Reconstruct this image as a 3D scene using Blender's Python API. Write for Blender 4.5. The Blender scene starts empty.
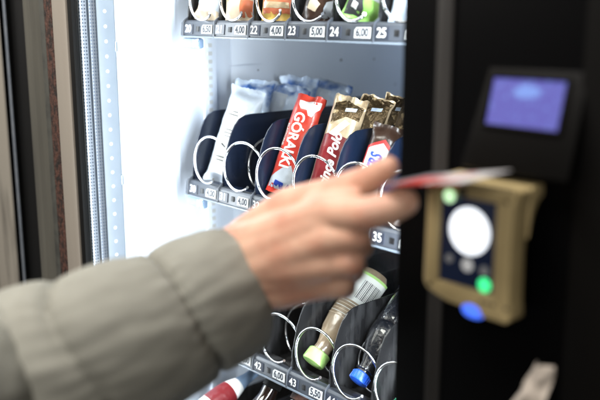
import bpy, bmesh, math, random
from mathutils import Vector, Matrix, noise
random.seed(7)
S = bpy.context.scene
COL = S.collection
PI = math.pi
RAD = math.radians

# ------------------------------------------------------------------ camera
CAM = Vector((0, -0.7124, 0))
FPX = 833.0
PHI = math.atan(186 / FPX); TH = RAD(47.95)
F = Vector((-math.sin(TH) * math.cos(PHI), math.cos(TH) * math.cos(PHI), -math.sin(PHI)))
R = Vector((math.cos(TH), math.sin(TH), 0)); U = R.cross(F)
def at(px, py, Y):                       # a point of the plane y=Y, measured off the photo
    r = F * FPX + R * (px - 300) + U * (200 - py)
    return CAM + r * ((Y - CAM.y) / r.y)
def atx(px, py, X):                      # the same on a plane x=X
    r = F * FPX + R * (px - 300) + U * (200 - py)
    return CAM + r * (X / r.x)
cd = bpy.data.cameras.new('camera'); cam = bpy.data.objects.new('camera', cd); COL.objects.link(cam)
m = Matrix((R, U, -F)).transposed().to_4x4(); m.translation = CAM; cam.matrix_world = m
cd.sensor_width = 36; cd.lens = FPX / 600 * 36; cd.clip_start = .02; cd.clip_end = 50
cd.dof.use_dof = True; cd.dof.focus_distance = 1.10; cd.dof.aperture_fstop = 2.7; cd.dof.aperture_blades = 9
S.camera = cam

# ------------------------------------------------------------------ materials
def mat(name, col, rough=.5, metal=0, emit=None, es=0, spec=.5, bump=None, var=None, trans=0, coat=0, alpha=1):
    m = bpy.data.materials.new(name); m.use_nodes = True
    nt = m.node_tree; b = nt.nodes['Principled BSDF']
    b.inputs['Base Color'].default_value = (*col, 1); b.inputs['Roughness'].default_value = rough
    b.inputs['Metallic'].default_value = metal; b.inputs['Specular IOR Level'].default_value = spec
    b.inputs['Transmission Weight'].default_value = trans; b.inputs['Coat Weight'].default_value = coat
    b.inputs['Alpha'].default_value = alpha
    if emit: b.inputs['Emission Color'].default_value = (*emit, 1); b.inputs['Emission Strength'].default_value = es
    tc = nt.nodes.new('ShaderNodeTexCoord')
    def noise_node(scale, detail=4, stretch=(1, 1, 1)):
        mp = nt.nodes.new('ShaderNodeMapping'); mp.inputs['Scale'].default_value = stretch
        n = nt.nodes.new('ShaderNodeTexNoise'); n.inputs['Scale'].default_value = scale; n.inputs['Detail'].default_value = detail
        nt.links.new(tc.outputs['Object'], mp.inputs['Vector']); nt.links.new(mp.outputs[0], n.inputs['Vector']); return n
    if var:                               # (scale, second colour, low, high[, stretch])
        n = noise_node(var[0], 6, var[4] if len(var) > 4 else (1, 1, 1))
        mr = nt.nodes.new('ShaderNodeMapRange'); mr.inputs[1].default_value = var[2]; mr.inputs[2].default_value = var[3]
        mx = nt.nodes.new('ShaderNodeMix'); mx.data_type = 'RGBA'
        mx.inputs[6].default_value = (*col, 1); mx.inputs[7].default_value = (*var[1], 1)
        nt.links.new(n.outputs['Fac'], mr.inputs[0]); nt.links.new(mr.outputs[0], mx.inputs[0]); nt.links.new(mx.outputs[2], b.inputs['Base Color'])
    if bump:                              # (scale, strength, distance[, stretch])
        n = noise_node(bump[0], 5, bump[3] if len(bump) > 3 else (1, 1, 1))
        bn = nt.nodes.new('ShaderNodeBump'); bn.inputs['Strength'].default_value = bump[1]; bn.inputs['Distance'].default_value = bump[2]
        nt.links.new(n.outputs['Fac'], bn.inputs['Height']); nt.links.new(bn.outputs[0], b.inputs['Normal'])
    return m
M = dict(
 white_wall=mat('white enamel wall', (.74, .80, .90), .30, var=(5, (.69, .76, .87), .35, .7), bump=(60, .04, .001)),
 steel=mat('galvanised steel', (.55, .60, .68), .34, .75, var=(60, (.40, .46, .55), .3, .7)),
 pale_steel=mat('pale steel', (.27, .31, .36), .45, 0, var=(30, (.24, .28, .33), .3, .7)),
 chrome=mat('steel wire', (.80, .80, .82), .16, 1),
 navy=mat('navy black plastic', (.004, .009, .024), .25, var=(14, (.008, .017, .042), .45, .75), bump=(90, .12, .0006)),
 black_plastic=mat('smoky black plastic', (.011, .011, .012), .27, var=(45, (.045, .045, .047), .50, .72, (1, 1, .3)), bump=(80, .12, .0006)),
 rail=mat('grey rail plastic', (.040, .046, .058), .38, var=(30, (.065, .072, .088), .4, .75), bump=(200, .1, .0003)),
 rail_edge=mat('pale rail edge', (.16, .19, .23), .35),
 tag=mat('dark number tag', (.025, .03, .045), .35),
 digit=mat('white digits', (.80, .80, .78), .5),
 price=mat('white price label', (.55, .56, .56), .55, var=(300, (.6, .6, .6), .55, .8)),
 price_ink=mat('grey price ink', (.03, .035, .05), .6),
 hole=mat('button black', (.004, .004, .005), .5),
 panel=mat('black door panel', (.0018, .0018, .0020), .35, spec=.05, bump=(300, .05, .0003)),
 trim=mat('dark trim', (.020, .019, .018), .45, .0, var=(20, (.028, .026, .024), .4, .7, (1, 1, .2))),
 housing=mat('dark brown housing', (.0030, .0027, .0024), .5, spec=.08),
 beige=mat('beige painted steel', (.33, .295, .25), .5, var=(18, (.29, .25, .21), .45, .8, (1, 1, .15)), bump=(150, .15, .0006)),
 beige_dirty=mat('worn beige panel', (.27, .245, .205), .55, var=(22, (.10, .09, .075), .52, .72, (1, 1, .18)), bump=(150, .2, .0008)),
 olive=mat('grey green frame', (.125, .12, .10), .42, var=(25, (.085, .082, .07), .4, .75, (1, 1, .12)), bump=(120, .12, .0005)),
 olive_dark=mat('dark grey frame', (.075, .075, .065), .5, var=(60, (.05, .05, .045), .4, .7)),
 rust=mat('rust brown strip', (.085, .034, .022), .75, var=(170, (.014, .009, .007), .40, .60, (1, 1, .6)), bump=(220, .8, .002)),
 rubber=mat('black rubber', (.005, .005, .005), .6, spec=.25),
 skin=mat('skin', (.62, .375, .265), .50, var=(32, (.54, .26, .175), .40, .68), bump=(110, .40, .0016)),
 nail=mat('finger nail', (.62, .40, .32), .25),
 fabric=mat('grey green jacket cloth', (.285, .28, .24), .82, spec=.2, var=(35, (.25, .245, .21), .35, .7), bump=(900, .35, .0005)),
 thread=mat('seam thread', (.10, .097, .08), .9),
 brass=mat('tan reader shell', (.47, .365, .18), .45, .0, var=(25, (.39, .30, .145), .35, .7)),
 reader_screen=mat('reader glass', (.004, .006, .016), .2, emit=(.02, .05, .16), es=.10),
 glow_white=mat('lit white disc', (.8, .8, .8), .4, emit=(.86, .92, 1), es=1.3),
 glow_green=mat('lit green lamp', (.05, .6, .2), .4, emit=(.05, .85, .28), es=1.3),
 glow_pale=mat('lit pale green lamp', (.5, .8, .5), .4, emit=(.62, .95, .55), es=1.1),
 glow_blue=mat('lit blue lamp', (.1, .2, .8), .4, emit=(.04, .14, .95), es=1.1),
 key=mat('grey key', (.18, .18, .19), .4, emit=(.5, .5, .5), es=.12),
 key_lit=mat('lit grey key', (.4, .4, .4), .4, emit=(.6, .6, .6), es=.45),
 card_white=mat('white card', (.62, .60, .60), .35), card_red=mat('red card print', (.55, .06, .05), .35), card_grey=mat('grey card print', (.22, .22, .24), .3),
 red=mat('red foil', (.52, .035, .022), .28, bump=(60, .35, .003), var=(25, (.62, .07, .04), .45, .7)),
 white_foil=mat('white foil', (.80, .79, .77), .30, bump=(60, .3, .003)),
 cream=mat('cream gold foil', (.56, .42, .26), .30, .35, bump=(70, .5, .004), var=(30, (.66, .54, .38), .4, .7)),
 maroon=mat('dark red print', (.17, .012, .016), .3, bump=(60, .4, .003)),
 gold_dark=mat('dark gold foil', (.10, .065, .030), .26, .7, var=(110, (.42, .31, .17), .58, .68), bump=(130, .9, .006)),
 brown=mat('dark brown foil', (.035, .018, .012), .28, bump=(70, .4, .003)),
 blue_print=mat('blue print', (.02, .06, .42), .3), red_print=mat('red print', (.60, .03, .03), .3),
 pack_blue=mat('pale blue packet', (.60, .70, .84), .25, .1, bump=(50, .7, .006), var=(16, (.06, .15, .42), .52, .60)),
 pack_white=mat('white packet', (.50, .55, .62), .28, bump=(60, .4, .004)),
 ink=mat('dark ink', (.03, .03, .035), .6), peach=mat('peach print', (.68, .40, .24), .4),
 kraft=mat('beige packet', (.60, .49, .36), .4, bump=(60, .4, .004)),
 orange=mat('orange red print', (.62, .17, .08), .35), yellow=mat('yellow print', (.72, .48, .12), .35),
 green=mat('green print', (.22, .45, .10), .35), lime=mat('lime green cap', (.40, .66, .20), .38),
 juice=mat('brown pulp tube', (.26, .19, .125), .22, var=(45, (.40, .32, .22), .42, .7), coat=.5, bump=(45, .4, .003)),
 label_white=mat('white paper label', (.74, .75, .70), .5),
 cap_blue=mat('blue cap', (.015, .10, .60), .35), cap_green=mat('green cap', (.03, .42, .22), .35),
 dark_bottle=mat('dark glossy bottle', (.012, .013, .017), .08, coat=1, bump=(140, .6, .003)),
 cola=mat('brown cola bottle', (.020, .009, .006), .07, coat=1),
 clear_blue=mat('pale blue neck', (.20, .29, .43), .15, coat=.6),
 paper=mat('pale crumpled paper', (.62, .54, .46), .7, bump=(80, .5, .004)),
 floor=mat('grey floor', (.10, .095, .09), .6, var=(6, (.07, .068, .065), .4, .7)),
 grille=None, glass=None, lcd=None)

def dotted(q):                             # steel strip pierced by rows of tiny dark holes
    m = mat('perforated strip', (.62, .70, .80), .32, .35); nt = m.node_tree; b = nt.nodes['Principled BSDF']
    tc = nt.nodes.new('ShaderNodeTexCoord'); sp = nt.nodes.new('ShaderNodeSeparateXYZ'); nt.links.new(tc.outputs['Object'], sp.inputs[0])
    def ma(op, a, v):
        n = nt.nodes.new('ShaderNodeMath'); n.operation = op
        for i, x in enumerate((a, v)):
            if isinstance(x, (int, float)): n.inputs[i].default_value = x
            else: nt.links.new(x, n.inputs[i])
        return n.outputs[0]
    a = ma('LESS_THAN', ma('ABSOLUTE', ma('SUBTRACT', ma('FRACT', ma('MULTIPLY', sp.outputs['Z'], 210), 0), .5), 0), .24)
    c = ma('LESS_THAN', ma('ABSOLUTE', ma('SUBTRACT', ma('FRACT', ma('MULTIPLY', sp.outputs['Y'], 250), 0), .5), 0), .27)
    mx = nt.nodes.new('ShaderNodeMix'); mx.data_type = 'RGBA'; nt.links.new(ma('MULTIPLY', a, c), mx.inputs[0])
    mx.inputs[6].default_value = (q, q * 1.1, q * 1.25, 1); mx.inputs[7].default_value = (.06, .08, .12, 1)
    nt.links.new(mx.outputs[2], b.inputs['Base Color']); return m
M['grille'] = dotted(.34); M['grille_dark'] = dotted(.17)
def glassm():
    m = bpy.data.materials.new('window glass'); m.use_nodes = True; nt = m.node_tree; nt.nodes.remove(nt.nodes['Principled BSDF'])
    o = nt.nodes['Material Output']; t = nt.nodes.new('ShaderNodeBsdfTransparent'); g = nt.nodes.new('ShaderNodeBsdfGlossy')
    g.inputs['Roughness'].default_value = .02; lw = nt.nodes.new('ShaderNodeLayerWeight'); lw.inputs[0].default_value = .5
    pw = nt.nodes.new('ShaderNodeMath'); pw.operation = 'POWER'; pw.inputs[1].default_value = 5; nt.links.new(lw.outputs['Facing'], pw.inputs[0])
    fr = nt.nodes.new('ShaderNodeMath'); fr.operation = 'MULTIPLY_ADD'; fr.inputs[1].default_value = .5; fr.inputs[2].default_value = .02; nt.links.new(pw.outputs[0], fr.inputs[0])
    mx = nt.nodes.new('ShaderNodeMixShader'); nt.links.new(fr.outputs[0], mx.inputs[0]); nt.links.new(t.outputs[0], mx.inputs[1])
    t.inputs[0].default_value = (.97, .985, .98, 1)
    nt.links.new(g.outputs[0], mx.inputs[2]); nt.links.new(mx.outputs[0], o.inputs[0]); return m
M['glass'] = glassm()
def lcdm():                               # violet blue status screen with a paler cloud of writing near its top
    m = mat('lit violet screen', (.05, .05, .1), .3); nt = m.node_tree; b = nt.nodes['Principled BSDF']
    tc = nt.nodes.new('ShaderNodeTexCoord'); mp = nt.nodes.new('ShaderNodeMapping'); mp.inputs['Location'].default_value = (.0, 0, -.0105); mp.inputs['Scale'].default_value = (62, 1, 130)
    gr = nt.nodes.new('ShaderNodeTexGradient'); gr.gradient_type = 'SPHERICAL'
    mp.inputs['Location'].default_value = (0, 0, -1.25)
    n = nt.nodes.new('ShaderNodeTexNoise'); n.inputs['Scale'].default_value = 300
    ad = nt.nodes.new('ShaderNodeMath'); ad.operation = 'MULTIPLY_ADD'; ad.inputs[1].default_value = .9
    cr = nt.nodes.new('ShaderNodeValToRGB'); cr.color_ramp.elements[0].position = .55; cr.color_ramp.elements[0].color = (.085, .08, .44, 1)
    cr.color_ramp.elements[1].position = .95; cr.color_ramp.elements[1].color = (.20, .36, .88, 1)
    nt.links.new(tc.outputs['Object'], mp.inputs[0]); nt.links.new(mp.outputs[0], gr.inputs[0]); nt.links.new(tc.outputs['Object'], n.inputs['Vector'])
    nt.links.new(gr.outputs['Fac'], ad.inputs[0]); nt.links.new(n.outputs['Fac'], ad.inputs[2]); ad.inputs[1].default_value = 1.0
    nt.links.new(ad.outputs[0], cr.inputs[0]); nt.links.new(cr.outputs[0], b.inputs['Emission Color']); b.inputs['Emission Strength'].default_value = .88
    return m
M['lcd'] = lcdm()

# ------------------------------------------------------------------ mesh helpers
class MB:
    def __init__(s): s.v = []; s.f = []; s.m = []; s.mats = []
    def mi(s, name):
        if name not in s.mats: s.mats.append(name)
        return s.mats.index(name)
    def add(s, vs, fs, mname, T=None):
        k = len(s.v); i = s.mi(mname)
        for v in vs: s.v.append((T @ Vector(v)) if T else Vector(v))
        for f in fs: s.f.append([a + k for a in f]); s.m.append(i)
        return s
    def bm(s, b, mname, T=None):
        b.verts.ensure_lookup_table(); b.verts.index_update()
        s.add([v.co.copy() for v in b.verts], [[v.index for v in f.verts] for f in b.faces], mname, T); b.free(); return s
    def box(s, x0, x1, y0, y1, z0, z1, mname, bev=0, T=None, seg=2):
        b = bmesh.new(); bmesh.ops.create_cube(b, size=1)
        for v in b.verts: v.co = Vector(((x0 + x1) / 2 + v.co.x * (x1 - x0), (y0 + y1) / 2 + v.co.y * (y1 - y0), (z0 + z1) / 2 + v.co.z * (z1 - z0)))
        if bev: bmesh.ops.bevel(b, geom=b.edges[:], offset=bev, segments=seg, affect='EDGES', profile=.5)
        return s.bm(b, mname, T)
    def prism(s, poly, a0, a1, axis, mname, bev=0, T=None):   # polygon extruded along an axis
        b = bmesh.new()
        def mk(p, a): return {'x': (a, p[0], p[1]), 'y': (p[0], a, p[1]), 'z': (p[0], p[1], a)}[axis]
        lo = [b.verts.new(mk(p, a0)) for p in poly]; hi = [b.verts.new(mk(p, a1)) for p in poly]; n = len(poly)
        b.faces.new(lo); b.faces.new(hi[::-1])
        for i in range(n): b.faces.new((lo[i], hi[i], hi[(i + 1) % n], lo[(i + 1) % n]))
        bmesh.ops.recalc_face_normals(b, faces=b.faces[:])
        if bev: bmesh.ops.bevel(b, geom=b.edges[:], offset=bev, segments=2, affect='EDGES', profile=.5)
        return s.bm(b, mname, T)
    def tube(s, pts, rad, mname, n=10, T=None):
        pts = [Vector(p) for p in pts]; vs = []; fs = []; up = None
        for i, p in enumerate(pts):
            t = (pts[min(i + 1, len(pts) - 1)] - pts[max(i - 1, 0)]).normalized()
            if up is None: up = t.orthogonal().normalized()
            up = (up - t * up.dot(t)).normalized(); w = t.cross(up)
            r = rad[i] if isinstance(rad, (list, tuple)) else rad
            for k in range(n): a = 2 * PI * k / n; vs.append(p + up * (r * math.cos(a)) + w * (r * math.sin(a)))
        for i in range(len(pts) - 1):
            for k in range(n): a = i * n + k; b_ = i * n + (k + 1) % n; fs.append((a, b_, b_ + n, a + n))
        fs.append(list(range(n))[::-1]); fs.append([len(vs) - n + k for k in range(n)])
        return s.add(vs, fs, mname, T)
    def lathe(s, prof, mname, n=28, T=None, fx=1, fy=1):      # (r, z) profile round z
        vs = []; fs = []
        for r, z in prof:
            for k in range(n): a = 2 * PI * k / n; vs.append((r * fx * math.cos(a), r * fy * math.sin(a), z))
        for i in range(len(prof) - 1):
            for k in range(n): a = i * n + k; b_ = i * n + (k + 1) % n; fs.append((a, b_, b_ + n, a + n))
        fs.append(list(range(n))[::-1]); fs.append([len(vs) - n + k for k in range(n)])
        return s.add(vs, fs, mname, T)
    def disc(s, r, d, mname, T=None, n=28): return s.lathe([(r * .9, -d), (r, -d * .5), (r, d * .5), (r * .9, d)], mname, n, T)
    def build(s, name, parent=None, loc=None, smooth=True, ang=35):
        me = bpy.data.meshes.new(name); me.from_pydata([tuple(v) for v in s.v], [], s.f)
        for n_ in s.mats: me.materials.append(M[n_])
        me.polygons.foreach_set('material_index', s.m); me.update()
        b = bmesh.new(); b.from_mesh(me); bmesh.ops.recalc_face_normals(b, faces=b.faces[:]); b.to_mesh(me); b.free()
        if smooth: me.shade_smooth(); me.set_sharp_from_angle(angle=RAD(ang))
        o = bpy.data.objects.new(name, me); COL.objects.link(o)
        if parent: o.parent = parent
        if loc is not None: o.location = loc
        return o
def textmesh(txt, size, shear=0, bold=.0, sx=1):
    c = bpy.data.curves.new('t', 'FONT'); c.body = txt; c.size = size; c.align_x = 'CENTER'; c.align_y = 'CENTER'; c.shear = shear; c.offset = bold; c.resolution_u = 3
    o = bpy.data.objects.new('t', c); me = bpy.data.meshes.new_from_object(o)
    vs = [Vector((v.co.x * sx, v.co.y, 0)) for v in me.vertices]; fs = [list(p.vertices) for p in me.polygons]
    bpy.data.objects.remove(o); bpy.data.curves.remove(c); bpy.data.meshes.remove(me); return vs, fs
def tag(o, label=None, cat=None, group=None, kind=None):
    for k, v in (('label', label), ('category', cat), ('group', group), ('kind', kind)):
        if v: o[k] = v
    return o
def empty(name, loc=(0, 0, 0), rot=(0, 0, 0), parent=None):
    o = bpy.data.objects.new(name, None); COL.objects.link(o); o.location = loc; o.rotation_euler = rot; o.empty_display_size = .02
    if parent: o.parent = parent
    return o

# ------------------------------------------------------------------ the vending machine
VM = tag(empty('vending_machine', (-.8, .3, -1.3)), 'black vending machine with lit white interior, coil trays and tan card reader', 'vending machine')
VO = Vector((.8, -.3, 1.3))
def part(mb, name, parent=VM, off=VO, **k):
    o = mb.build(name, parent, **k)
    if parent is VM: o.location = off
    return o
WX = -1.07
ZT, ZB = .45, -1.25
# inner left wall, back, roof and floor of the cabinet, as one lining
w = MB(); w.box(WX - .02, WX, -.10, .62, ZB, ZT, 'white_wall'); w.box(WX, .05, .60, .62, ZB, ZT, 'white_wall')
w.box(WX, .05, -.10, .60, ZT, ZT + .02, 'white_wall'); w.box(WX, .05, -.10, .60, ZB, ZB + .02, 'white_wall'); w.box(.05, .07, -.10, .62, ZB, ZT, 'white_wall')
part(w, 'cabinet_lining', smooth=False)
# seam panel on the wall
w = MB(); w.box(WX, WX + .0015, .105, .58, ZB + .03, ZT - .01, 'white_wall', .0005); part(w, 'liner_sheet')
# outer shell
w = MB(); w.box(-1.36, WX - .021, -.14, .66, -1.29, .5, 'beige'); w.box(.071, .32, -.14, .66, -1.29, .5, 'panel')
w.box(WX - .02, .07, .625, .66, -1.29, .5, 'panel'); part(w, 'outer_shell')
for px_, py_, r_ in ((341, 60, .0022), (374, 59, .0014), (258, 70, .0012), (395, 84, .0012)):
    w = MB(); q = atx(px_, py_, WX + .0015); w.disc(r_, .0008, 'ink', Matrix.Translation(q) @ Matrix.Rotation(PI / 2, 4, 'Y'), 12); part(w, 'wall_rivet')
w = MB(); qa, qb = atx(229, 66, WX + .0016), atx(262, 64, WX + .0016); w.tube([qa, qa.lerp(qb, .5) + Vector((0, 0, .0008)), qb], [.0003, .0006, .0002], 'steel', 6); part(w, 'wall_scratch')
# rack column with slots just behind the tray fronts
w = MB(); w.box(WX + .0005, WX + .006, .048, .072, ZB + .03, ZT - .01, 'white_wall', .001)
for i in range(70):
    z = .4 - i * .0125
    w.box(WX + .0055, WX + .0070, .055, .063, z, z + .006, 'price')
part(w, 'rack_column')
# perforated front strip of the wall: round holes
w = MB(); w.box(WX - .004, WX + .002, -.129, -.1015, ZB, ZT, 'pale_steel', .0008)
for i in range(56):
    T = Matrix.Translation((WX + .002, -.1165, .42 - i * .0208)) @ Matrix.Rotation(PI / 2, 4, 'Y')
    w.disc(.0026, .0005, 'digit', T, 12)
for z in (-.052, -.245, -.44): w.box(WX - .001, WX + .004, -.1035, -.0995, z, z + .014, 'steel', .0006)
part(w, 'hole_strip')
for y0, y1 in ((-.1535, -.1432), (-.1400, -.1295)):
    w = MB(); w.box(WX - .006, WX, y0, y1, ZB, ZT, 'grille' if y0 < -.15 else 'grille_dark', .001); part(w, 'perforated_strip')
w = MB(); w.box(WX - .012, WX - .006, -.156, -.129, ZB, ZT, 'steel'); part(w, 'strip_backing')

# front frame, left jamb: a run of upright profiles
def upright(px0, px1, Y, depth, mname, name, bev=.0015):
    x0 = at(px0, 100, Y).x; x1 = at(px1, 100, Y).x
    w = MB(); w.box(x0, x1, Y, Y + depth, -1.28, .49, mname, bev); part(w, name)
upright(-90, 4, -.176, .004, 'beige_dirty', 'side_panel')
upright(9, 11, -.168, .003, 'steel', 'edge_trim', .0006)
upright(-95, 82, -.1560, .012, 'rubber', 'dark_groove')
x0 = at(25, 100, -.168).x; x1 = at(41, 100, -.168).x
w = MB(); n = 14
poly = [(x0, -.1585)] + [(x0 + (x1 - x0) * i / n, -.160 - .007 * math.sin(PI * min(1, i / n * 1.0)) ** .6 - (.003 if 8 <= i <= 10 else 0)) for i in range(n + 1)] + [(x1, -.1585)]
w.prism(poly, -1.28, .49, 'z', 'olive'); part(w, 'rounded_frame')
upright(41.5, 49.5, -.161, .004, 'olive_dark', 'frame_step', .001)
upright(49.5, 57, -.163, .006, 'rust', 'rust_strip', .001)
upright(57, 70.5, -.167, .006, 'beige', 'jamb_strip', .002)
w = MB(); w.box(at(72.5, 100, -.165).x, WX - .0015, -.165, -.1565, -1.28, .49, 'rubber', .001); part(w, 'door_gasket')
# door window
w = MB(); w.box(WX + .0, -.4835, -.1590, -.1550, -1.2, .44, 'glass'); part(w, 'window_pane', smooth=False)
# black door panel to the right
w = MB(); w.box(-.481, .30, -.16, -.125, -1.28, .49, 'panel', .002); part(w, 'door_panel')
w = MB(); xa = at(433, 150, -.162).x; xb = at(448, 150, -.162).x; w.box(xa, xb, -.1625, -.158, -1.27, .48, 'trim', .001); part(w, 'trim_strip')
w = MB(); xa = at(577, 150, -.162).x; w.box(xa, xa + .16, -.1630, -.158, -1.27, .48, 'housing', .002); part(w, 'panel_plate')

# status screen in its sloping housing
SC = Vector((-.352, -.166, -.066))
H = empty('status_display', SC + VO, (RAD(-14), 0, 0), VM); H.scale = (.94, 1, .93)
w = MB(); hx, hz = .0455, .0440
w.prism([(-hx - .006, -.058), (hx + .004, -.058), (hx + .004, .030), (-hx + .004, .030)], -.0005, .012, 'y', 'housing', .002); w.build('display_housing', H)
w = MB()
for a in (( -.0365, .0365, -.0225, -.0195), (-.0365, .0365, .0195, .0225)): w.box(a[0], a[1], -.003, 0, a[2], a[3], 'housing', .0006)
for a in ((-.0365, -.0335, -.0195, .0195), (.0335, .0365, -.0195, .0195)): w.box(a[0], a[1], -.003, 0, a[2], a[3], 'housing', .0006)
w.build('display_bezel', H)
w = MB(); w.box(-.0335, .0335, -.0014, -.0006, -.0195, .0195, 'lcd'); w.build('display_screen', H)

# card reader
RD = empty('card_reader', Vector((-.375, -.2, -.178)) + VO, (0, 0, 0), VM)
def rp(px, py, Y=-.2): p = at(px, py, Y); return (p.x + .375, p.z + .178)
w = MB()
# face frame as four butted bars round the screen recess
L, Rr, T_, B_ = -.041, .042, .050, -.048
l, r_, t, b_ = rp(438, 240)[0], rp(494, 240)[0], rp(465, 198)[1], rp(465, 288)[1]
def bar(poly, y0, y1, bev=.0015): w.prism(poly, y0, y1, 'y', 'brass', bev)
bar([(L, T_ - .003), (L + .004, T_ + .001), (Rr - .004, T_ + .003), (Rr, T_), (r_, t), (l, t)], 0, .020)
bar([(L, T_ - .003), (l, t), (l, b_), (L + .001, B_ + .008), (L - .0015, B_ + .014)], 0, .020)
bar([(Rr, T_), (Rr - .0025, T_ - .014), (Rr - .003, 0), (Rr - .002, B_ + .012), (Rr, B_ + .001), (r_, b_), (r_, t)], 0, .020)
bar([(L + .001, B_ + .008), (l, b_), (r_, b_), (Rr, B_ + .001), (Rr - .004, B_ - .003), (.018, B_ - .003), (.004, B_ + .000), (-.018, B_ + .001), (-.030, B_ + .004)], 0, .020)
# hood flange running back to the door along the top, curving in underneath
w.prism([(.0202, .052), (.038, .053), (.038, .044), (.031, .040), (.025, .030), (.0202, .012)], L + .002, Rr - .001, 'x', 'brass', .001)
w.build('reader_shell', RD)
w = MB(); w.box(-.036, .036, .0205, .0385, -.048, .033, 'panel', .004); w.build('mounting_block', RD)
w = MB(); w.box(l - .001, r_ + .001, .0035, .008, b_ - .001, t + .001, 'reader_screen'); w.build('reader_screen', RD)
def lamp(px, py, r, mname, name, y=.0028, d=.0010):
    x, z = rp(px, py); w = MB(); w.disc(r, d, mname, Matrix.Translation((x, y, z)) @ Matrix.Rotation(PI / 2, 4, 'X')); w.build(name, RD)
lamp(467, 232, .0190, 'glow_white', 'lit_disc')
lamp(447, 259, .0035, 'key', 'key'); lamp(465, 266, .0052, 'key_lit', 'key'); lamp(482, 272, .0040, 'key', 'key')
lamp(482, 286, .0056, 'glow_green', 'green_lamp')
lamp(450, 196, .0052, 'glow_pale', 'indicator_lamp', -.0008)
x, z = rp(463, 192); w = MB(); w.disc(.0038, .0006, 'trim', Matrix.Translation((x, -.0006, z)) @ Matrix.Rotation(PI / 2, 4, 'X')); w.build('sensor_dot', RD)
w = MB()
for k in range(3):
    x, z = rp(481 + k * 6, 302 + k * 1.6); w.box(x - .0018, x + .0018, -.0007, .0002, z - .0009, z + .0009, 'trim', .0002)
w.build('printed_mark', RD)
for px_, py_ in ((431, 190), (507, 203), (430, 284), (506, 309)):
    x, z = rp(px_, py_); w = MB(); w.disc(.0014, .0005, 'trim', Matrix.Translation((x, -.0003, z)) @ Matrix.Rotation(PI / 2, 4, 'X'), 12); w.build('screw', RD)
x, z = rp(471, 311); w = MB(); w.lathe([(.002, -.004), (.009, -.003), (.0115, 0), (.009, .003), (.002, .004)], 'glow_blue', 24, Matrix.Translation((x, .003, z)) @ Matrix.Rotation(PI / 2, 4, 'X'), 1, .62); w.build('blue_lamp', RD)

# ------------------------------------------------------------------ trays
PITCH = .075; TX = -1.027
def coil_mesh(rx=.0325, rz=.0340, turns=6, step=.048, w=.0019):
    pts = []; n = 36
    start = -52
    # hooked free end at the bottom
    for i in range(int(turns * n) + 1):
        a = RAD(start) - 2 * PI * i / n; q = i / n; y = .030 * q * q if q < 1 else .030 + .060 * (q - 1)
        pts.append((rx * math.cos(a), y, rz * math.sin(a)))
    p0 = Vector(pts[0]); pts = [tuple(p0 + Vector((.006, -.0045, .003))), tuple(p0 + Vector((.003, -.002, .0008)))] + pts
    return MB().tube(pts, w, 'chrome', 8)
def divider(mname):
    poly = [(.36, .010), (-.006, .010), (-.006, .020), (-.004, .045), (.001, .066), (.006, .085), (.012, .100), (.019, .112), (.027, .120), (.038, .1245), (.050, .1255), (.36, .1255)]
    return MB().prism(poly, -.0012, .0012, 'x', mname, .0008)
PRICES = {2: ['6,50', '4,00', '4,00', '5,00', '6,00', '6,00', '5,00'], 3: ['4,00', '4,00', '4,50', '5,00', '4,50', '4,50', '5,00'],
          4: ['5,00', '6,00', '6,00', '5,50', '5,50', '6,00', '6,00'], 5: ['6,00', '6,00', '6,50', '6,50', '6,00', '6,00', '6,00']}
proto = {}
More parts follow.
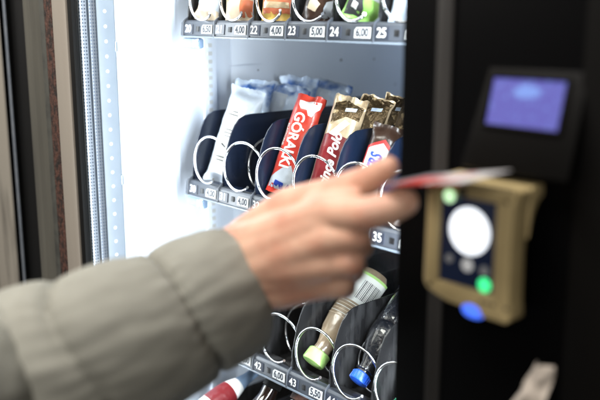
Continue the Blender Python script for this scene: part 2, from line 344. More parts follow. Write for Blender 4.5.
def tray(row, z0, dm):
    tr = MB()
    tr.box(TX - .004, TX + PITCH * 7 + .004, .004, .48, .006, .0095, dm, .0005)
    tr.box(TX - .0075, TX - .0042, .001, .48, .0, .05, dm, .001); o = tr.build('shelf_tray', VM); o.location = VO + Vector((0, 0, z0))
    base = o
    def sub(mb, name, loc=(0, 0, 0), **k): q = mb.build(name, base, **k); q.location = loc; return q
    # side panel shaped like a divider, and rail
    rl = MB(); L0, L1 = TX - .0075, TX + PITCH * 7 + .004
    rl.prism([(-.008, .0), (-.0125, .0015), (-.0135, .0035), (-.0115, .0215), (-.0085, .0245), (-.0005, .0245), (-.0005, .0)], L0, L1, 'x', 'rail', .0006)
    rl.box(L0, L1, -.0150, -.0126, .0002, .0026, 'rail_edge', .0005)
    sub(rl, 'price_rail')
    br = MB(); br.box(L0 - .001, L0 + .044, -.012, -.003, -.0155, -.0006, 'clear_blue', .003); br.box(L0 + .029, L0 + .032, -.0130, -.0115, -.0135, -.003, 'digit', .0004); br.disc(.0035, .0006, 'digit', Matrix.Translation((L0 + .0385, -.0124, -.008)) @ Matrix.Rotation(PI / 2, 4, 'X'))
    sub(br, 'support_bracket')
    fl = MB(); fl.prism([(-.0005, .0245), (.012, .0245), (.016, .010), (-.0005, .010)], TX + .002, L1, 'x', dm, .0005); sub(fl, 'front_lip')
    Tt = Matrix(((1, 0, 0, 0), (0, 0.11, -1, 0), (0, 1, 0, 0), (0, 0, 0, 1)))  # text plane -> face of the rail
    def face(x, z): return Matrix.Translation((x, -.0129 + .105 * (z - .0035) , z)) @ Tt
    for i in range(7):
        X0 = TX + PITCH * i
        # vertical joint in the rail
        nt_ = MB(); c = X0 + .0125
        nt_.box(-.0105, .0105, -.0008, .0006, -.0068, .0068, 'tag', .0004)
        vs, fs = textmesh(f'{row}{i}', .0150, 0, .0002)
        nt_.add([(v.x, -.00105, v.y) for v in vs], fs, 'digit')
        q = sub(nt_, 'number_tag', (c, -.0128, .0122), ang=20); q.rotation_euler = (RAD(-6), 0, 0)
        nt_ = MB(); nt_.box(-.0035, .0035, -.0006, .001, -.0036, .0036, 'hole', .0003)
        q = sub(nt_, 'square_slot', (X0 + .0345, -.0128, .0125)); q.rotation_euler = (RAD(-6), 0, 0)
        nt_ = MB(); nt_.prism([(-.0125, -.0062), (.0125, -.0062), (.0125, .0062), (-.0095, .0062), (-.0125, .0032)], -.0008, .0004, 'y', 'price', .0002)
        vs, fs = textmesh(PRICES[row][i], .0126, 0, .0005)
        nt_.add([(v.x * .92, -.00095, v.y) for v in vs], fs, 'price_ink')
        q = sub(nt_, 'price_label', (X0 + .0575, -.0128, .0122), ang=20); q.rotation_euler = (RAD(-6), 0, 0)
    for i in range(8):
        X0 = TX + PITCH * i
        cl = MB(); cl.prism([(-.0152, .001), (-.0136, .0235), (-.010, .0262), (-.004, .030), (-.004, .0), (-.011, .0)], -.0011, .0011, 'x', 'rail', .0003)
        sub(cl, 'rail_clip', (X0, 0, 0))
        key = 'd' + dm
        if key not in proto: proto[key] = sub(divider(dm), 'divider', (X0, 0, 0))
        else: q = proto[key].copy(); COL.objects.link(q); q.parent = base; q.location = (X0, 0, 0)
    for i in range(7):
        if 'c' not in proto: proto['c'] = sub(coil_mesh(), 'coil', (TX + .0395, -.0090, .0585), ang=60)
        else: q = proto['c'].copy(); COL.objects.link(q); q.parent = base; q.location = (TX + .0395 + PITCH * i + random.uniform(-.001, .001), -.0090 + random.uniform(-.002, .002), .0585 + random.uniform(-.0006, .001)); q.rotation_euler = (RAD(random.uniform(-3, 3)), RAD(random.uniform(-9, 9)), RAD(random.uniform(-4, 4)))
    return base
ROWZ = {2: -.033, 3: -.268, 4: -.503, 5: -.738}
tray(2, ROWZ[2], 'black_plastic'); tray(3, ROWZ[3], 'navy'); tray(4, ROWZ[4], 'black_plastic'); tray(5, ROWZ[5], 'black_plastic')

# ------------------------------------------------------------------ products
class Wrap:
    """a pillow pack standing on its lower end: x across, z up, front to -y"""
    def __init__(s, w, h, t, mname, seed=0, back=None, crimp=.010, crumple=.0016, nx=18, nz=36, bend=0):
        s.w, s.h, s.t, s.seed, s.crimp, s.cr, s.bend = w, h, t, seed, crimp, crumple, bend
        s.mb = MB(); vs = []; fs = []
        for side in (-1, 1):
            k = len(vs)
            for j in range(nz + 1):
                for i in range(nx + 1):
                    x = -w / 2 + w * i / nx; z = h * j / nz
                    vs.append(s.surf(x, z, side))
            for j in range(nz):
                for i in range(nx):
                    a = k + j * (nx + 1) + i; fs.append((a, a + 1, a + nx + 2, a + nx + 1))
        K = (nx + 1) * (nz + 1)
        def e(a, b): fs.append((a, b, b + K, a + K))
        for j in range(nz): e(j * (nx + 1), (j + 1) * (nx + 1)); e(j * (nx + 1) + nx, (j + 1) * (nx + 1) + nx)
        for i in range(nx): e(i, i + 1); e(nz * (nx + 1) + i, nz * (nx + 1) + i + 1)
        s.mb.add(vs, fs, mname)
    def surf(s, x, z, side=-1, off=0):
        u = min(1, abs(2 * x / s.w)); v = min(max(z, 0), s.h); c = s.crimp
        e = min(1, max(0, (min(v, s.h - v) - c * .6) / (c * 1.6))); e = math.sin(e * PI / 2)
        y = s.t / 2 * e * (1 - u ** 4) + .0006
        nz = noise.noise(Vector((x * 45 + s.seed, z * 45, side * 3.1))) + .5 * abs(noise.noise(Vector((x * 110, z * 90 + s.seed, side))))
        y += s.cr * nz * (.35 + .65 * (1 - e) if e < 1 else .45)
        if e <= 0: y = max(y, .0003)
        mid = (1 - e) * (.0022 * math.sin(x * 260 + s.seed) + s.cr * 1.8 * noise.noise(Vector((x * 60, z * 60, s.seed + 9)))) + s.bend * (z / s.h) ** 2
        zz = z + (1 - e) * (1 if z > s.h / 2 else -1) * (.0012 * ((round(x * 900) % 2)) + .003 * noise.noise(Vector((x * 40, s.seed, 0))))
        return Vector((x * (1 - .06 * (e - .3)), mid + side * (y + off), zz))
    def decal(s, poly, mname, off=.0004):
        b = bmesh.new(); f = b.faces.new([b.verts.new((p[0], 0, p[1])) for p in poly])
        bmesh.ops.triangulate(b, faces=b.faces[:])
        for _ in range(6):
            ed = [e for e in b.edges if e.calc_length() > .005]
            if not ed: break
            bmesh.ops.subdivide_edges(b, edges=ed, cuts=1, use_grid_fill=False); bmesh.ops.triangulate(b, faces=b.faces[:])
        for v in b.verts: v.co = s.surf(v.co.x, v.co.z, -1, off)
        s.mb.bm(b, mname); return s
    def rect(s, x0, x1, z0, z1, mname, off=.0004): return s.decal([(x0, z0), (x1, z0), (x1, z1), (x0, z1)], mname, off)
    def text(s, txt, size, x, z, ang, mname, off=.0008, shear=0, bold=.0, sx=1):
        vs, fs = textmesh(txt, size, shear, bold, sx); c, q = math.cos(RAD(ang)), math.sin(RAD(ang))
        b = bmesh.new(); bv = [b.verts.new((x + v.x * c - v.y * q, 0, z + v.x * q + v.y * c)) for v in vs]
        for f in fs:
            try: b.faces.new([bv[i] for i in f])
            except ValueError: pass
        bmesh.ops.triangulate(b, faces=b.faces[:])
        for _ in range(3):
            ed = [e for e in b.edges if e.calc_length() > .004]
            if ed: bmesh.ops.subdivide_edges(b, edges=ed, cuts=1); bmesh.ops.triangulate(b, faces=b.faces[:])
        for v in b.verts: v.co = s.surf(v.co.x, v.co.z, -1, off)
        s.mb.bm(b, mname); return s
    def place(s, name, loc, lean, yaw, roll=0, label=None, cat='snack', group=None):
        o = s.mb.build(name, ang=50); o.rotation_mode = 'XYZ'
        o.matrix_world = Matrix.Translation(loc) @ Matrix.Rotation(RAD(-lean), 4, 'X') @ Matrix.Rotation(RAD(roll), 4, 'Y') @ Matrix.Rotation(RAD(yaw), 4, 'Z')
        return tag(o, label, cat, group)
def cx(i): return TX + PITCH * i + .038
ORD = ['front', 'second', 'third', 'fourth', 'fifth', 'sixth', 'seventh']

# middle shelf
Z3 = ROWZ[3] + .012
p = Wrap(.058, .150, .022, 'pack_white', 3, crumple=.0068)
p.rect(-.022, .012, .016, .122, 'label_white')
for z_, n_ in ((.110, 2), (.082, 3), (.040, 2)):
    for k in range(n_): p.rect(-.017, -.017 + random.uniform(.014, .026), z_ - k * .0050, z_ + .0016 - k * .0050, 'price_ink', .0006)
p.rect(.004, .022, .030, .075, 'peach', .0009)
p.place('snack_packet', (cx(0) + .000, .018, Z3 + .006), 20, 24, 4, 'white and pale blue packet with small dark print leaning in the leftmost middle slot', 'packet')
for k in range(1, 5):
    q = Wrap(.066, .152 + .008 * (k % 2), .024, 'pack_blue', 11 + k * 7, crumple=.0100)
    q.rect(-.022, .004, .100, .136, 'pack_white')
    q.place('snack_packet', (cx(0) + .004 * (-1) ** k, .006 + .047 * k, Z3 + .004), 18, 22, 5 * (-1) ** k, 'crumpled pale blue packet, %s from the front in leftmost middle slot' % ORD[k], 'packet', 'pale blue packets behind the white packet')
p = Wrap(.044, .142, .018, 'red', 21, crumple=.0036)
p.text('GÓRALKI', .0225, -.004, .076, -90, 'white_foil', bold=.0006, sx=.84)
p.text('KLASYCZNE', .0058, -.0180, .082, -90, 'white_foil', bold=.0002)
p.decal([(-.020, .006), (.020, .004), (.021, .022), (.008, .042), (-.004, .036), (-.021, .020)], 'pack_white')
p.decal([(-.012, .008), (.002, .007), (.004, .016), (-.010, .018)], 'blue_print', .0007); p.decal([(.006, .010), (.014, .010), (.012, .017)], 'blue_print', .0007)
p.decal([(-.012, .132), (.019, .135), (.020, .126), (.016, .120), (.014, .113), (.008, .114), (.004, .121), (-.006, .121), (-.011, .126)], 'white_foil')
p.place('wafer_bar', (cx(2) - .010, .016, Z3 + .014), 22, 22, 3, 'red wafer bar with big white lettering and white torn looking top', 'wafer bar')
for k in range(3):
    p = Wrap(.048, .146, .020, 'cream', 41 + k * 3, crumple=.0046)
    p.decal([(-.0215, .022), (.0215, .022), (.0215, .090), (-.010, .094), (-.0215, .090)], 'maroon')
    p.text('Prince Polo', .0200, .001, .054, 90, 'white_foil', shear=.35, bold=.0006, sx=.86)
    p.decal([(-.017, .104), (.004, .118), (.021, .116), (.0225, .134), (-.004, .140), (-.019, .134)], 'gold_dark'); p.rect(-.0205, .0205, .004, .012, 'gold_dark')
    if k: p.decal([(-.0215, .096), (.0225, .096), (.0225, .144), (-.0215, .144)], 'gold_dark', .0008)
    if not k: p.decal([(-.014, .092), (-.004, .090), (.012, .110), (.004, .114)], 'label_white', .0009)
    p.decal([(.000, .124), (.015, .127), (.015, .132), (.000, .129)], 'pack_blue', .0012)
    p.place('wafer_bar', (cx(3) - .006, .016 + .044 * k, Z3 + .014 - .002 * k), 22, 22, 2 + 2 * k, 'cream and gold wafer bar with dark red panel, %s of its slot' % ORD[k], 'wafer bar', 'cream and gold wafer bars in one slot')
p = Wrap(.040, .118, .020, 'brown', 61, crumple=.002)
p.decal([(-.019, .012), (.019, .012), (.019, .086), (.004, .098), (-.018, .086)], 'red_print')
p.decal([(-.016, .015), (.016, .015), (.016, .083), (.003, .093), (-.015, .083)], 'white_foil', .0008)
p.text('SNICKERS', .0220, .000, .048, 90, 'blue_print', .0013, shear=.25, bold=.0010, sx=.62)
p.place('chocolate_bar', (cx(4) - .008, .016, Z3 + .012), 22, 24, 4, 'dark brown chocolate bar with blue letters on a white red-edged panel', 'chocolate bar')
for k in range(1, 5):
    p = Wrap(.054, .150, .022, 'gold_dark', 70 + k, crumple=.0046)
    p.decal([(-.008, .122), (.008, .120), (.008, .127), (-.008, .129)], 'pack_blue')
    p.place('chocolate_bar', (cx(4) - .004, .012 + .046 * k, Z3 + .012), 24, 20, 6 - 3 * k, 'crinkled dark gold bar with pale blue stamp, %s behind the blue-lettered bar' % ORD[k], 'chocolate bar', 'dark gold bars behind the blue lettered bar')
for k in range(3):
    p = Wrap(.044, .125, .020, 'brown', 90 + k, crumple=.003); p.rect(-.018, .018, .03, .09, 'red_print')
    p.place('chocolate_bar', (cx(5), .006 + .05 * k, Z3 + .014), 24, 20, 2, 'dark brown and red bar, %s in the middle slot beside the black door' % ORD[k], 'chocolate bar', 'brown and red bars beside the door')

# top shelf: only the feet of the packs show
Z2 = ROWZ[2] + .012
def top(i, base, decs, w, label, seed, h=.13, t=.024, yaw=16, lift=.010, cat='packet', roll=0, y=.008, cr=.0028):
    p = Wrap(w, h, t, base, seed, crumple=cr)
    for d in decs: d(p)
    p.place('snack_packet' if cat == 'packet' else cat.replace(' ', '_'), (cx(i), y, Z2 + lift), 14, yaw, roll, label, cat)
top(0, 'kraft', [lambda p: p.decal([(-.026, .022), (.026, .014), (.026, .08), (-.026, .08)], 'pack_white'), lambda p: p.text('o2', .016, .004, .036, 20, 'blue_print')], .058, 'beige and white packet with a blue mark in the leftmost top slot', 101, roll=6)
top(1, 'kraft', [lambda p: p.decal([(-.004, .006), (.024, .004), (.024, .022), (.002, .030)], 'orange'), lambda p: p.decal([(-.022, .03), (.0, .03), (.022, .026), (.022, .09), (-.022, .09)], 'peach')], .052, 'peach and orange red bar tilted in the second top slot', 102, roll=-16, yaw=28, cat='snack bar')
top(2, 'yellow', [lambda p: p.decal([(-.024, .012), (.026, .008), (.026, .030), (-.024, .034)], 'orange'), lambda p: p.decal([(-.024, .018), (.020, .015), (.020, .022), (-.020, .026)], 'cream', .0008), lambda p: p.decal([(-.026, .036), (.026, .032), (.026, .08), (-.026, .08)], 'red')], .058, 'yellow, red and orange packet lying low in the third top slot', 103, roll=-7)
top(3, 'brown', [lambda p: p.decal([(-.018, .014), (-.004, .012), (.002, .022), (-.012, .030)], 'kraft'), lambda p: p.decal([(.004, .006), (.018, .010), (.020, .030), (.010, .026)], 'pack_white'), lambda p: p.decal([(-.012, .032), (.010, .030), (.010, .060), (-.012, .060)], 'red')], .056, 'dark brown packet with beige, red and white patches in the fourth top slot', 104, roll=10, cr=.005)
top(4, 'green', [lambda p: p.decal([(-.026, .005), (-.006, .004), (-.002, .016), (-.010, .040), (-.026, .050)], 'ink'), lambda p: p.decal([(-.019, .014), (-.012, .012), (-.010, .020), (-.017, .022)], 'digit', .0008), lambda p: p.decal([(.000, .030), (.026, .026), (.026, .05), (.0, .05)], 'pack_white')], .058, 'green packet with black blot and white dot in the fifth top slot', 105, roll=14, yaw=26)
top(5, 'pack_blue', [lambda p: p.rect(-.02, .02, .03, .09, 'pack_white'), lambda p: p.rect(-.012, .012, .04, .07, 'blue_print', .0008)], .058, 'blue and white packet in the top slot beside the black door', 106)

# fourth shelf: tubes and bottles lying back with their caps to the front
Z4 = ROWZ[4] + .012
def frame(loc, lean, yaw, roll=0): return Matrix.Translation(loc) @ Matrix.Rotation(RAD(-lean), 4, 'X') @ Matrix.Rotation(RAD(roll), 4, 'Y') @ Matrix.Rotation(RAD(yaw), 4, 'Z')
b = empty('fruit_tube'); b.matrix_world = frame((cx(3) - .008, .006, Z4 + .028), 51, 30)
tag(b, 'brown fruit tube with lime green cap and barcode label lying in its coil', 'fruit tube')
w = MB(); w.lathe([(.004, .0), (.0155, .001), (.0168, .003), (.0165, .018), (.015, .0195), (.006, .020)], 'lime', 30, fy=.85); w.build('cap', b)
w = MB(); w.lathe([(.008, .019), (.0125, .021), (.0118, .028), (.0135, .036), (.0205, .055), (.0235, .075), (.0245, .100), (.0245, .135), (.0235, .150), (.018, .160), (.008, .162)], 'juice', 36, fy=.62)
tb = w.build('tube_body', b)
w = MB()
def patch(mb, z0, z1, a0, a1, mname, rr=.0249, fy=.62, n=18, off=.0):
    vs = []; fs = []
    for j in range(2):
        for i in range(n + 1):
            a = RAD(a0 + (a1 - a0) * i / n); z = (z0, z1)[j]
            vs.append(((rr + off) * math.cos(a), (rr * fy + off) * math.sin(a), z))
    for i in range(n): fs.append((i, i + 1, i + n + 2, i + n + 1))
    mb.add(vs, fs, mname)
patch(w, .102, .150, 185, 355, 'label_white')
patch(w, .146, .150, 185, 355, 'lime', off=.0003)
for k in range(14):
    a = 262 + k * 5.2
    patch(w, .108, .138, a, a + random.choice((1.6, 2.4, 3.2)), 'ink', off=.0004, n=2)
for k in range(6): patch(w, .106 + k * .006, .108 + k * .006, 205, 205 + random.uniform(18, 42), 'ink', off=.0004, n=6)
for k in range(6): patch(w, .074 + k * .0048, .0750 + k * .0048, 205 + 4 * k, 335, 'kraft' if k % 2 == 0 else 'label_white', rr=.0246, off=.0002)
w.build('tube_label', b)
def bottle(name, loc, lean, yaw, body, capm, label, ringm=None, sc=1.0, band=None, group=None):
    b = empty(name); b.matrix_world = frame(loc, lean, yaw) @ Matrix.Scale(sc, 4); tag(b, label, 'bottle', group)
    w = MB(); pr = [(.004, .0), (.0135, .001), (.0145, .003), (.0145, .014), (.0125, .016), (.006, .016)]
    w.lathe(pr, capm, 30)
    for k in range(20):
        a = 2 * PI * k / 20; w.box(-.0004, .0004, -.0155, -.0143, .002, .0135, capm, 0, Matrix.Rotation(a, 4, 'Z'))
    w.build('cap', b)
    w = MB(); w.lathe([(.006, .015), (.011, .016), (.0115, .019), (.015, .020), (.015, .022), (.0112, .023), (.0125, .032), (.018, .045), (.026, .060), (.031, .078), (.032, .095), (.0300, .100), (.032, .105), (.032, .150), (.0295, .155), (.032, .160), (.032, .185), (.027, .196), (.006, .197)], body, 40); w.build('bottle_body', b)
    if ringm:
        w = MB(); n = 40; z0, z1 = .156, .186
        w.lathe([(.0318, z0), (.0326, z0 + .0004), (.0326, z1 - .0004), (.0318, z1)], ringm, 40)
        if band: w.lathe([(.0322, z0 + .010), (.0330, z0 + .0104), (.0330, z0 + .0240), (.0322, z0 + .0244)], band, 40)
        w.build('bottle_label', b)
    return b
bottle('drink_bottle', (cx(4) - .004, .012, Z4 + .026), 52, 22, 'dark_bottle', 'cap_blue', 'dark bottle with bright blue cap lying beside the brown tube', 'dark_bottle', .86, 'cap_blue')
bottle('drink_bottle', (cx(5) - .004, .012, Z4 + .016), 52, 22, 'dark_bottle', 'cap_green', 'dark bottle with green cap lying in the low slot beside the black door', 'dark_bottle', .86)
# lowest shelf: necks of standing bottles
Z5 = ROWZ[5] + .012
bt = empty('drink_bottle'); pa, pb = atx(225, 395, -.935), atx(258, 370, -.935); dd = (pb - pa).normalized(); Q = dd.to_track_quat('Z', 'Y').to_matrix().to_4x4()
bt.matrix_world = Matrix.Translation(pb - dd * .135) @ Q @ Matrix.Scale(.63, 4)
tag(bt, 'bottle with pale blue neck and red and white label below the sleeve', 'bottle')
w = MB(); w.lathe([(.02, 0), (.028, .004), (.029, .10), (.026, .125), (.019, .15)], 'white_foil', 36); w.build('bottle_body', bt)
w = MB(); w.lathe([(.0185, .1505), (.0140, .175), (.0120, .200), (.0118, .212), (.009, .214)], 'clear_blue', 30); w.build('bottle_neck', bt)
w = MB(); w.lathe([(.0285, .06), (.0298, .061), (.0296, .100), (.0272, .122), (.0262, .1225)], 'maroon', 36); w.build('bottle_label', bt)
def standing(x, y, label, lean, capm, lab):
    b = empty('drink_bottle'); e_ = atx(y, lean, x); b.matrix_world = frame(e_ - Vector((0, math.sin(RAD(38)), math.cos(RAD(38)))) * .195, 38, 12); tag(b, label, 'bottle', 'dark bottles on the lowest shelf')
    w = MB(); w.lathe([(.02, 0), (.030, .004), (.031, .10), (.028, .125), (.016, .150), (.012, .165), (.012, .178), (.010, .179)], 'cola', 36); w.build('bottle_body', b)
    w = MB(); w.lathe([(.012, .1795), (.0142, .180), (.0142, .193), (.013, .195), (.004, .1955)], capm, 28); w.build('cap', b)
    w = MB(); w.lathe([(.0305, .05), (.0316, .0504), (.0316, .0995), (.0305, .10)], lab, 36); w.build('bottle_label', b)
standing(-.872, 276, 'black glossy bottle on the lowest shelf under the number 42 tag', 378, 'rubber', 'ink')
standing(-.795, 304, 'red brown glossy bottle on the lowest shelf under the number 43 tag', 392, 'rust', 'maroon')
standing(-.722, 338, 'dark bottle on the lowest shelf under the number 44 tag', 412, 'rubber', 'ink')

# ------------------------------------------------------------------ person: hand and sleeve
PS = tag(empty('person', at(120, 330, -.33)), 'person reaching in from the left in a grey green quilted jacket, holding a card', 'person')
PO = PS.location.copy()
caps = MB()
def capsule(a, b, ra, rb, n=16):
    a = Vector(a); b = Vector(b); L = (b - a).length; pts = []; rr = []
    d = (b - a) / max(L, 1e-6)
    for k in range(5): t = -math.cos(PI / 2 * k / 4 ); pts.append(a + d * ra * t); rr.append(max(ra * math.sqrt(max(0, 1 - t * t)), .0004))
    m_ = 3
    for k in range(1, m_): t = k / m_; pts.append(a.lerp(b, t)); rr.append(ra + (rb - ra) * t)
    for k in range(5): t = math.sin(PI / 2 * k / 4); pts.append(b + d * rb * t); rr.append(max(rb * math.sqrt(max(0, 1 - t * t)), .0004))
    caps.tube([p - PO for p in pts], rr, 'skin', n)
def chain(ps, rs):
    for i in range(len(ps) - 1): capsule(ps[i], ps[i + 1], rs[i], rs[i + 1])
W1 = at(160, 315, -.345)
wr = [at(240, 248, -.262), at(242, 270, -.265), at(246, 287, -.262)]
chain([at(160, 300, -.342), wr[0]], [.026, .024]); chain([W1, wr[1]], [.028, .026]); chain([at(170, 330, -.342), wr[2]], [.026, .021])
# metacarpals (back of the hand towards the camera)
iM, mM, rM, pM = at(328, 214, -.248), at(334, 238, -.252), at(332, 262, -.250), at(318, 284, -.242)
chain([wr[0], iM], [.021, .0165]); chain([wr[1], mM], [.022, .0165]); chain([wr[1], rM], [.022, .0160]); chain([wr[2], pM], [.020, .0150])
chain([wr[2], at(284, 287, -.250), pM], [.020, .0200, .0140])
for A_, B_, C_, D_ in ((wr[0], wr[1], iM, mM), (wr[1], wr[1], mM, rM), (wr[1], wr[2], rM, pM)): chain([(A_ + B_) / 2 + Vector((0, -.002, 0)), (C_ + D_) / 2 + Vector((-.008, -.001, 0))], [.022, .0160])
chain([iM, mM, rM, pM], [.0145, .0145, .014, .013])
# index finger: reaching out, slightly bent
chain([iM, at(366, 214, -.252), at(390, 208, -.240), at(404, 202, -.232)], [.0155, .0142, .0132, .0120])
chain([at(318, 208, -.240), at(352, 203, -.238)], [.0150, .0110])
# middle, ring, little: folded in
chain([mM, at(356, 236, -.250), at(361, 246, -.226), at(350, 250, -.206)], [.0145, .0125, .0110, .0090])
chain([rM, at(350, 262, -.248), at(354, 271, -.222), at(340, 271, -.204)], [.0140, .0125, .0106, .0090])
chain([pM, at(339, 284, -.242), at(345, 288, -.220), at(330, 288, -.204)], [.0140, .0125, .0104, .0084])
# thumb along the top, pressing the card
chain([at(246, 240, -.247), at(290, 209, -.232), at(336, 193, -.225), at(368, 180, -.222), at(388, 167, -.219)], [.022, .0205, .0150, .0130, .0098])
src = caps.build('tmp', None)
rm = src.modifiers.new('r', 'REMESH'); rm.mode = 'VOXEL'; rm.voxel_size = .0016
sm = src.modifiers.new('s', 'SMOOTH'); sm.factor = .5; sm.iterations = 26
bpy.context.view_layer.update()
dg = bpy.context.evaluated_depsgraph_get(); me = bpy.data.meshes.new_from_object(src.evaluated_get(dg))
bpy.data.objects.remove(src); me.name = 'body'
me.materials.clear(); me.materials.append(M['skin']); me.shade_smooth()
sk = M['skin'].node_tree.nodes['Principled BSDF']; sk.inputs['Subsurface Weight'].default_value = .25; sk.inputs['Subsurface Radius'].default_value = (1, .35, .2); sk.inputs['Subsurface Scale'].default_value = .006
hand = bpy.data.objects.new('body', me); COL.objects.link(hand); hand.parent = PS

fa = (at(405, 203, -.232) - at(392, 209, -.240)).normalized(); tocam = (CAM - at(403, 203, -.232)).normalized(); nn = (tocam * .75 + Vector((0, 0, .75))); nn = (nn - fa * nn.dot(fa)).normalized()
w = MB(); w.lathe([(.0005, -.0012), (.0055, -.0004), (.0058, .0002), (.004, .0011), (.0005, .0014)], 'nail', 20, fx=1.25, fy=.85)
nl = w.build('finger_nail', PS); Nm = Matrix((fa, nn.cross(fa), nn)).transposed().to_4x4(); Nm.translation = at(404, 203.5, -.2325) - PO + nn * .0092; nl.matrix_local = Nm
# sleeve: quilted tube
def catm(P_, t):
    n = len(P_) - 1; i = min(int(t * n), n - 1); u = t * n - i
    p0, p1, p2, p3 = P_[max(i - 1, 0)], P_[i], P_[i + 1], P_[min(i + 2, n)]
    return .5 * ((2 * p1) + (p2 - p0) * u + (2 * p0 - 5 * p1 + 4 * p2 - p3) * u * u + (3 * p1 - p0 - 3 * p2 + p3) * u ** 3)
ax = [at(235, 288, -.265), at(174, 321, -.332), at(95, 353, -.402), at(10, 385, -.46), at(-80, 420, -.54)]
rad = [.0600, .0665, .0715, .0765, .0790]
ns, nc = 190, 96
length = sum((ax[i + 1] - ax[i]).length for i in range(4))
seams = [.060, .144, .228, .310]
vs = []; fs = []
import bisect
P_ = [catm(ax, i / (ns - 1)) for i in range(ns)]
dist = [0]
for i in range(1, ns): dist.append(dist[-1] + (P_[i] - P_[i - 1]).length)
def rad_at(t): n = 4; i = min(int(t * n), n - 1); u = t * n - i; return rad[i] * (1 - u) + rad[i + 1] * u
def ring(i, scale=1, inset=0, shift=0):
    t = i / (ns - 1); tan = (P_[min(i + 1, ns - 1)] - P_[max(i - 1, 0)]).normalized()
    up = (Vector((0, 0, 1)) - tan * tan.z).normalized(); sd = tan.cross(up); out = []
    for k in range(nc):
        a = 2 * PI * k / nc; s = dist[i] - .012 * math.cos(a + .2) + .005 * noise.noise(Vector((math.cos(a), math.sin(a), dist[i] * 9)))
        j = 0; d = min(abs(s - q) for q in seams)
        below = [q for q in seams if q <= s]; lo = below[-1] if below else -.020; ab = [q for q in seams if q > s]; hi = ab[0] if ab else lo + .056
        u = (s - lo) / (hi - lo); puff = max(0, math.sin(PI * min(max(u, 0), 1))) ** .34 * .0100
        r = rad_at(t) - .0070 + puff - .0035 * math.exp(-(d / .0042) ** 2)
        v = Vector((math.cos(a) * 2.2, math.sin(a) * 2.2, s * 16)); r += .0022 * noise.noise(v * 1.7) + .0012 * noise.noise(Vector((math.cos(a) * 9, math.sin(a) * 9, s * 45)))
        gath = math.exp(-(d / .016) ** 2); r += gath * .0010 * math.sin(a * 31 + s * 60 + 3 * noise.noise(v))
        rd = r * scale - inset
        out.append(P_[i] + up * (rd * math.cos(a)) + sd * (rd * .86 * math.sin(a)) + tan * shift)
    return out
rows = [ring(0, 1, .012, .014), ring(0, 1, .008, .010), ring(0, 1, .0050, .0), ring(0, 1, .0022, -.0022)] + [ring(i) for i in range(1, ns)]
for r in rows: vs += [v - PO for v in r]
for i in range(len(rows) - 1):
    for k in range(nc): a = i * nc + k; b_ = i * nc + (k + 1) % nc; fs.append((a, b_, b_ + nc, a + nc))
w = MB(); w.add(vs, fs, 'fabric'); sl = w.build('jacket_sleeve', PS, ang=80)

# payment card between thumb and index
c0 = at(403, 180, -.222); c1 = at(495, 176, -.230)
dx = (c1 - c0).normalized(); nrm = Vector((.01, -.045, 1)); nrm = (nrm - dx * nrm.dot(dx)).normalized(); dy = nrm.cross(dx)
w = MB(); w.box(0, .0856, -.027, .027, -.0004, .0004, 'card_white', .0003)
w.box(.002, .024, -.0272, .0268, .00042, .0007, 'card_grey'); w.box(.020, .046, -.0272, .004, .00072, .0010, 'card_red', 0)
w.box(.055, .060, -.0272, .020, .00042, .0007, 'card_red', 0); w.box(.0005, .085, -.02745, -.0271, -.0003, .0005, 'card_red')
card = w.build('payment_card'); Mx = Matrix((dx, dy, nrm)).transposed().to_4x4(); Mx.translation = c0; card.matrix_world = Mx
tag(card, 'white and red payment card pinched in the fingers over the reader', 'card')

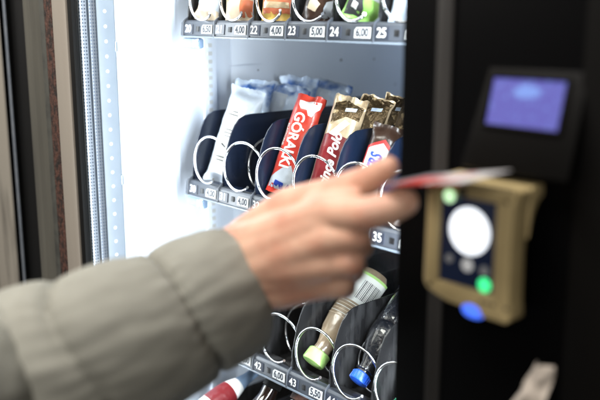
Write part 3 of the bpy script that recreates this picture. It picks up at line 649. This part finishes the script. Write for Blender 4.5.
# pale shape of unknown kind at the door panel, built as crumpled paper
w = MB(); vs = []; fs = []; A = at(509, 412, -.178); n = 14
for j in range(n + 1):
    for i in range(n + 1):
        u = i / n; v = j / n
        x = (u - .5) * (.040 - .022 * v) + .016 * v; z = v * .052
        y = -.006 * math.sin(u * PI) * (1 - v * .4) + .006 * noise.noise(Vector((u * 3.5, v * 3.5, 2.2)))
        vs.append(Vector((x, y, z)))
for j in range(n):
    for i in range(n): a = j * (n + 1) + i; fs.append((a, a + 1, a + n + 2, a + n + 1))
w.add(vs, fs, 'paper'); rc = w.build('crumpled_sheet', ang=60); rc.scale = (.82, 1, .92); rc.location = (at(527, 409, -.176).x, -.176, at(527, 409, -.176).z - .006)
sd = rc.modifiers.new('t', 'SOLIDIFY'); sd.thickness = .0006
tag(rc, 'pale crumpled shape against the black door panel below the card reader', 'sheet')

# floor
w = MB(); w.box(-4, 4, -4, 1.2, -1.34, -1.30, 'floor'); o = w.build('floor'); tag(o, 'grey floor under the vending machine', 'floor', kind='structure')

# ------------------------------------------------------------------ light
def area(name, loc, tgt, sx, sy, power, col):
    l = bpy.data.lights.new(name, 'AREA'); l.shape = 'RECTANGLE'; l.size = sx; l.size_y = sy; l.energy = power; l.color = col
    o = bpy.data.objects.new(name, l); COL.objects.link(o); o.location = loc
    d = (Vector(tgt) - Vector(loc)); o.rotation_euler = d.to_track_quat('-Z', 'Y').to_euler(); return o
area('cabinet_lamp_right', (-.455, -.105, -.35), (-1.07, -.02, -.35), .03, 1.3, 15.0, (.88, .94, 1))
area('cabinet_lamp_left', (-1.062, -.094, -.35), (-.6, .20, -.35), .014, 1.3, 3.5, (.90, .95, 1))
area('room_lamp', (-.9, -1.0, 1.7), (-.6, -.2, -.2), 1.2, .8, 70, (1, .955, .90))
area('room_lamp_side', (-2.2, -1.2, .9), (-.6, -.2, -.2), .9, .9, 12, (1, .95, .88))
area('added_fill_behind', (.5, -1.9, .7), (-.5, -.2, -.2), 1.0, .8, 17, (1, .96, .91))  # unseen fill light, added to brighten the reader and even out the hand
W = bpy.data.worlds.new('World'); S.world = W; W.use_nodes = True
bg = W.node_tree.nodes['Background']; bg.inputs[0].default_value = (.55, .52, .48, 1); bg.inputs[1].default_value = .18
S.render.engine = 'CYCLES'; S.view_settings.view_transform = 'Standard'; S.view_settings.look = 'None'; S.view_settings.exposure = 0
S.render.resolution_x = 1024; S.render.resolution_y = 683
